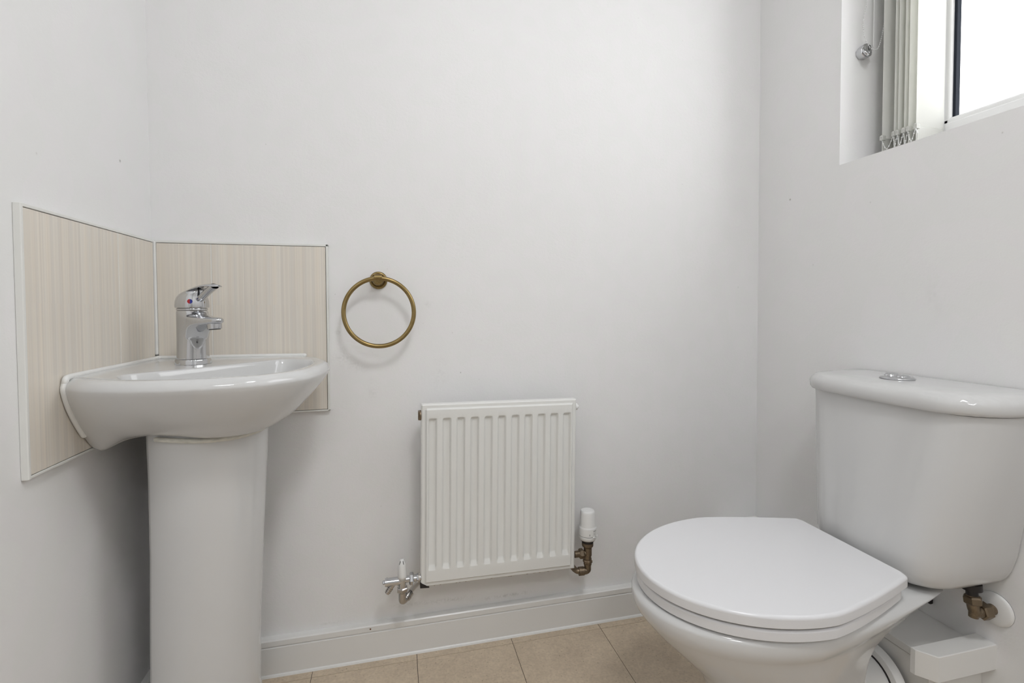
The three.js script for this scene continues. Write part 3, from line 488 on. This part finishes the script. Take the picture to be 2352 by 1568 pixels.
  const tank = [[0.3775, 1.50, 0.08, 0.04], [0.378, 1.47, 0.1, 0.05], [0.3805, 1.446, 0.114, 0.058], [0.386, 1.431, 0.1235, 0.062], [0.395, 1.424, 0.130, 0.065], [0.41, 1.421, 0.137, 0.068], [0.44, 1.4255, 0.145, 0.07], [0.5145, 1.434, 0.155, 0.07], [0.6, 1.4445, 0.169, 0.07], [0.703, 1.4565, 0.1835, 0.07]].map((q) => cis(...q));
  const tk = mesh('cistern', loft(tank, { cap0: true, cap1: true, crease: 0.9 }), M.ceramic, t);
  const cl = [[0.7045, 1.4465, 0.187, 0.081], [0.706, 1.4435, 0.190, 0.083], [0.7105, 1.441, 0.1925, 0.084], [0.722, 1.440, 0.1935, 0.085], [0.7315, 1.4435, 0.190, 0.084], [0.737, 1.449, 0.1845, 0.08], [0.740, 1.459, 0.175, 0.075], [0.7415, 1.475, 0.16, 0.07], [0.742, 1.51, 0.125, 0.06]].map((q) => cis(...q));
  const lid = mesh('cistern_lid', loft(cl, { cap0: true, cap1: true, crease: 0.9 }), M.ceramic, t);
  const bx = 1.538 - ox, bz = -0.012;
  mesh('flush_button', [lathe([[0.0, 0.0], [0.029, 0.0], [0.03, 0.002], [0.027, 0.0045], [0.02, 0.0055], [0, 0.0055]], 40).translate(bx, 0.742, bz), lathe([[0.0118, 0], [0.011, 0.004], [0.008, 0.0068], [0, 0.0078]], 28).scale(1.3, 1, 1).translate(bx, 0.746, bz - 0.011), lathe([[0.0108, 0], [0.010, 0.003], [0.007, 0.0052], [0, 0.006]], 28).scale(1.3, 1, 1).translate(bx, 0.746, bz + 0.012)], M.chrome, lid, 'chrome dual flush button');
}
// pan connector into the boxing
{
  const p = thing('pan_connector', 'white plastic waste connector behind the toilet', 'waste pipe', [1.4, 0.14, ZT]);
  mesh('spigot', rod([0.003, 0, 0], [0.06, 0, 0], 0.052, 40), M.plastic, p);
  mesh('flange', lathe([[0.056, 0], [0.068, 0.0], [0.0705, 0.002], [0.0705, 0.018], [0.068, 0.02], [0.056, 0.02]], 56).rotateZ(-Math.PI / 2).translate(0.058, 0, 0), M.plastic, p);
  mesh('rubber_seal', rod([0.0575, 0, 0], [0.0705, 0, 0], 0.0562, 40), M.black, p, 'dark rubber seal');
}
// pipe boxing along the right wall under the cistern
{
  const b = thing('pipe_boxing', 'white painted pipe boxing along the wall behind the toilet', 'boxing', [1.5, 0, 0.3]);
  const L = (x0, x1, y0, y1, z0, z1, r = 0.0015) => rbox(x0 - 1.5, x1 - 1.5, y0, y1, z0 - 0.3, z1 - 0.3, r);
  mesh('front_board', L(1.488, 1.504, 0.0, 0.226, 0.0, 0.6), M.gloss, b);
  mesh('top_board', L(1.485, RX, 0.228, 0.243, 0.0, 0.6), M.gloss, b);
  mesh('end_board', L(1.506, RX, 0, 0.226, 0.585, 0.599), M.gloss, b);
  const s = new THREE.Shape([[1.462, 0.588], [1.4625, 0.594], [1.482, 0.619], [RX, 0.619], [RX, 0.588]].map(([x, z]) => new THREE.Vector2(x - 1.5, -(z - 0.3))));
  mesh('end_cap', new THREE.ExtrudeGeometry(s, { depth: 0.045, bevelEnabled: true, bevelSize: 0.0015, bevelThickness: 0.0015, bevelSegments: 2 }).rotateX(-Math.PI / 2).translate(0, 0.214, 0), M.gloss, b);
}
tag(mesh('wall_clip', rbox(RX - 0.008, RX, 0.271, 0.294, 0.503, 0.511, 0.002), M.black, scene), 'small black fixing on the wall under the cistern', 'clip');
{
  const v = thing('isolating_valve', 'brown brass water valve under the cistern with white wall plate', 'valve', [1.575, 0.335, 0.605]);
  const wp = mesh('wall_plate', lathe([[0, 0], [0.03, 0], [0.03, 0.002], [0.026, 0.0055], [0.013, 0.008], [0, 0.008]], 48).rotateZ(Math.PI / 2).scale(1, 1, 1).translate(0.0455, -0.008, 0.012), M.plastic, v, 'white round wall plate');
  mesh('elbow', [tube([[0.04, -0.008, 0.012], [0.02, -0.01, 0.011], [0.004, -0.01, 0.008], [0.0, 0.0, 0.006], [0.0, 0.02, 0.004]], 0.0095, 40, 18), hex([0.012, -0.01, 0.009], [0.028, -0.0095, 0.0115], 0.0155), hex([0.0, 0.004, 0.006], [0.0, 0.018, 0.004], 0.0145), rod([0, -0.02, 0.007], [0, -0.008, 0.007], 0.0075)], M.brass, v);
  mesh('tail', [rod([0, 0.018, 0.004], [0, 0.042, 0.002], 0.009), rod([0, 0.03, 0.003], [0, 0.0415, 0.002], 0.0155)], M.black, v);
}

// ---------------------------------------------------------------- vertical blind, drawn to the far side of the window
{
  const b = thing('vertical_blind', 'cream vertical blind vanes gathered at the window side', 'blind', [1.70, WY1, 0.5]);
  mesh('headrail', rbox(-0.022, 0.022, -0.04, -0.002, WZ0 - 0.5 + 0.004, WZ1 - 0.5 - 0.004, 0.004), M.plastic, b);
  const left = [0.3196, 0.3484, 0.3576, 0.3718, 0.3817, 0.399];
  left.forEach((z, i) => {
    const x0 = 1.70, len = 0.087, tilt = [0.06, 0.1, 0.05, 0.09, 0.07, 0.04][i];
    const x1 = x0 + len * Math.cos(tilt), z1 = z - len * Math.sin(tilt), yb = 1.264, yt = WY1 - 0.055, n = 8;
    const F = [], Bk = [];
    for (let k = 0; k <= n; k++) { const u = k / n, bow = 0.0025 * Math.sin(Math.PI * u); F.push([lerp(x0, x1, u) - 1.7, lerp(z, z1, u) + bow - 0.5]); }
    for (let k = n; k >= 0; k--) Bk.push([F[k][0], F[k][1] - 0.0005]);
    const loop = [...F, ...Bk];
    const v = mesh('vane', loft([yb, yb + 0.038, yt].map((y) => loop.map(([x, zz]) => [x, y - WY1, zz])), { cap0: true, cap1: true, crease: 0.6 }), M.vane, b);
    const loop2 = [...F.slice(0, n).map(([x, zz]) => [x + 0.002, zz + 0.0012]), ...Bk.slice(1).map(([x, zz]) => [x + 0.002, zz - 0.0012])];
    mesh('weight', loft([yb + 0.002, yb + 0.036].map((y) => loop2.map(([x, zz]) => [x, y - WY1, zz])), { cap0: true, cap1: true, crease: 0.6 }), M.clear, v, 'weight at the foot of the vane');
    mesh('weight_clip', [rbox(F[0][0] - 0.004, F[0][0] + 0.007, yb + 0.031 - WY1, yb + 0.042 - WY1, F[0][1] - 0.004, F[0][1] + 0.004, 0.001), new THREE.SphereGeometry(0.0035, 10, 8).translate(F[0][0] - 0.002, yb + 0.04 - WY1, F[0][1])], M.clear, v);
    mesh('hook', rbox((F[0][0] + F[n][0]) / 2 - 0.004, (F[0][0] + F[n][0]) / 2 + 0.004, -0.07, -0.038, (F[0][1] + F[n][1]) / 2 - 0.003, (F[0][1] + F[n][1]) / 2 + 0.003, 0.001), M.plastic, v);
    // linking ball chain hanging between this vane and the next
    const q = [F[0][0] - 0.002, yb + 0.032 - WY1, F[0][1]], e = i < 5 ? [-0.002, q[1], left[i + 1] - 0.5] : [q[0] + 0.01, q[1] - 0.004, q[2] + 0.012];
    const curve = i < 5 ? [q, [lerp(q[0], e[0], 0.5) - 0.001, q[1] - 0.026, lerp(q[2], e[2], 0.5)], e] : [q, [q[0] - 0.002, q[1] - 0.012, q[2] + 0.006]];
    const cr = new THREE.CatmullRomCurve3(curve.map(V)), beads = [tube(curve, 0.0005, 16, 5)];
    for (let k = 0; k <= 6; k++) beads.push(new THREE.SphereGeometry(0.0015, 8, 6).translate(...cr.getPoint(k / 6).toArray()));
    mesh('link_chain', beads, M.plastic, v);
  });
  // operating ball chain and cord looped through the cleat
  const chain = [[0, -0.04, -0.212], [-0.008, -0.42, -0.212], [-0.014, -0.54, -0.212], [-0.026, -0.6, -0.211], [-0.029, -0.635, -0.208], [-0.023, -0.66, -0.204], [-0.012, -0.675, -0.202], [0.008, -0.672, -0.203], [0.03, -0.625, -0.208], [0.04, -0.57, -0.21], [0.045, -0.5, -0.212], [0.047, -0.04, -0.212]];
  const cc = new THREE.CatmullRomCurve3(chain.map(V)), L = cc.getLength(), beads = [], nb = Math.floor(L / 0.006), bg = new THREE.SphereGeometry(0.0016, 6, 4);
  const pts = cc.getSpacedPoints(nb); for (const p of pts) beads.push(bg.clone().translate(p.x, p.y, p.z));
  beads.push(tube(chain, 0.0005, 120, 4));
  mesh('ball_chain', beads, M.plastic, b, 'white ball chain');
  const cord = [[0.012, -0.04, -0.216], [0.0115, -0.3, -0.216], [0.011, -0.54, -0.216], [0.004, -0.664, -0.21]];
  mesh('cord', tube(cord, 0.0008, 120, 6), M.plastic, b, 'thin white cord');
}
{
  const c = thing('chain_cleat', 'chromed cleat on the window reveal holding the blind chain', 'cleat', [1.681, 1.523, WZ0]);
  const prof = [[-0.014, 0.002], [-0.013, -0.007], [-0.006, -0.013], [0.006, -0.013], [0.0135, -0.007], [0.0145, 0.003], [0.011, 0.013], [0.003, 0.016], [-0.004, 0.014], [-0.009, 0.009]];
  mesh('body', [new THREE.ExtrudeGeometry(new THREE.Shape(prof.map((p) => new THREE.Vector2(...p))), { depth: 0.012, bevelEnabled: true, bevelSize: 0.0025, bevelThickness: 0.0025, bevelSegments: 4, curveSegments: 12 }).translate(0, 0, 0.0025)], M.chrome, c);
  mesh('cord_hole', lathe([[0, 0], [0.0035, 0], [0.0038, 0.001]], 20).rotateX(Math.PI / 2).scale(0.8, 1.5, 1).translate(0.0075, 0.0075, 0.0168), M.darkHole, c);
  mesh('hook', [tube([[-0.011, 0.0, 0.016], [-0.012, -0.008, 0.022], [-0.004, -0.0145, 0.024], [0.004, -0.012, 0.021], [0.006, -0.004, 0.017]], 0.0035, 30, 12)], M.chrome, c);
}
renderer.render(scene, camera);
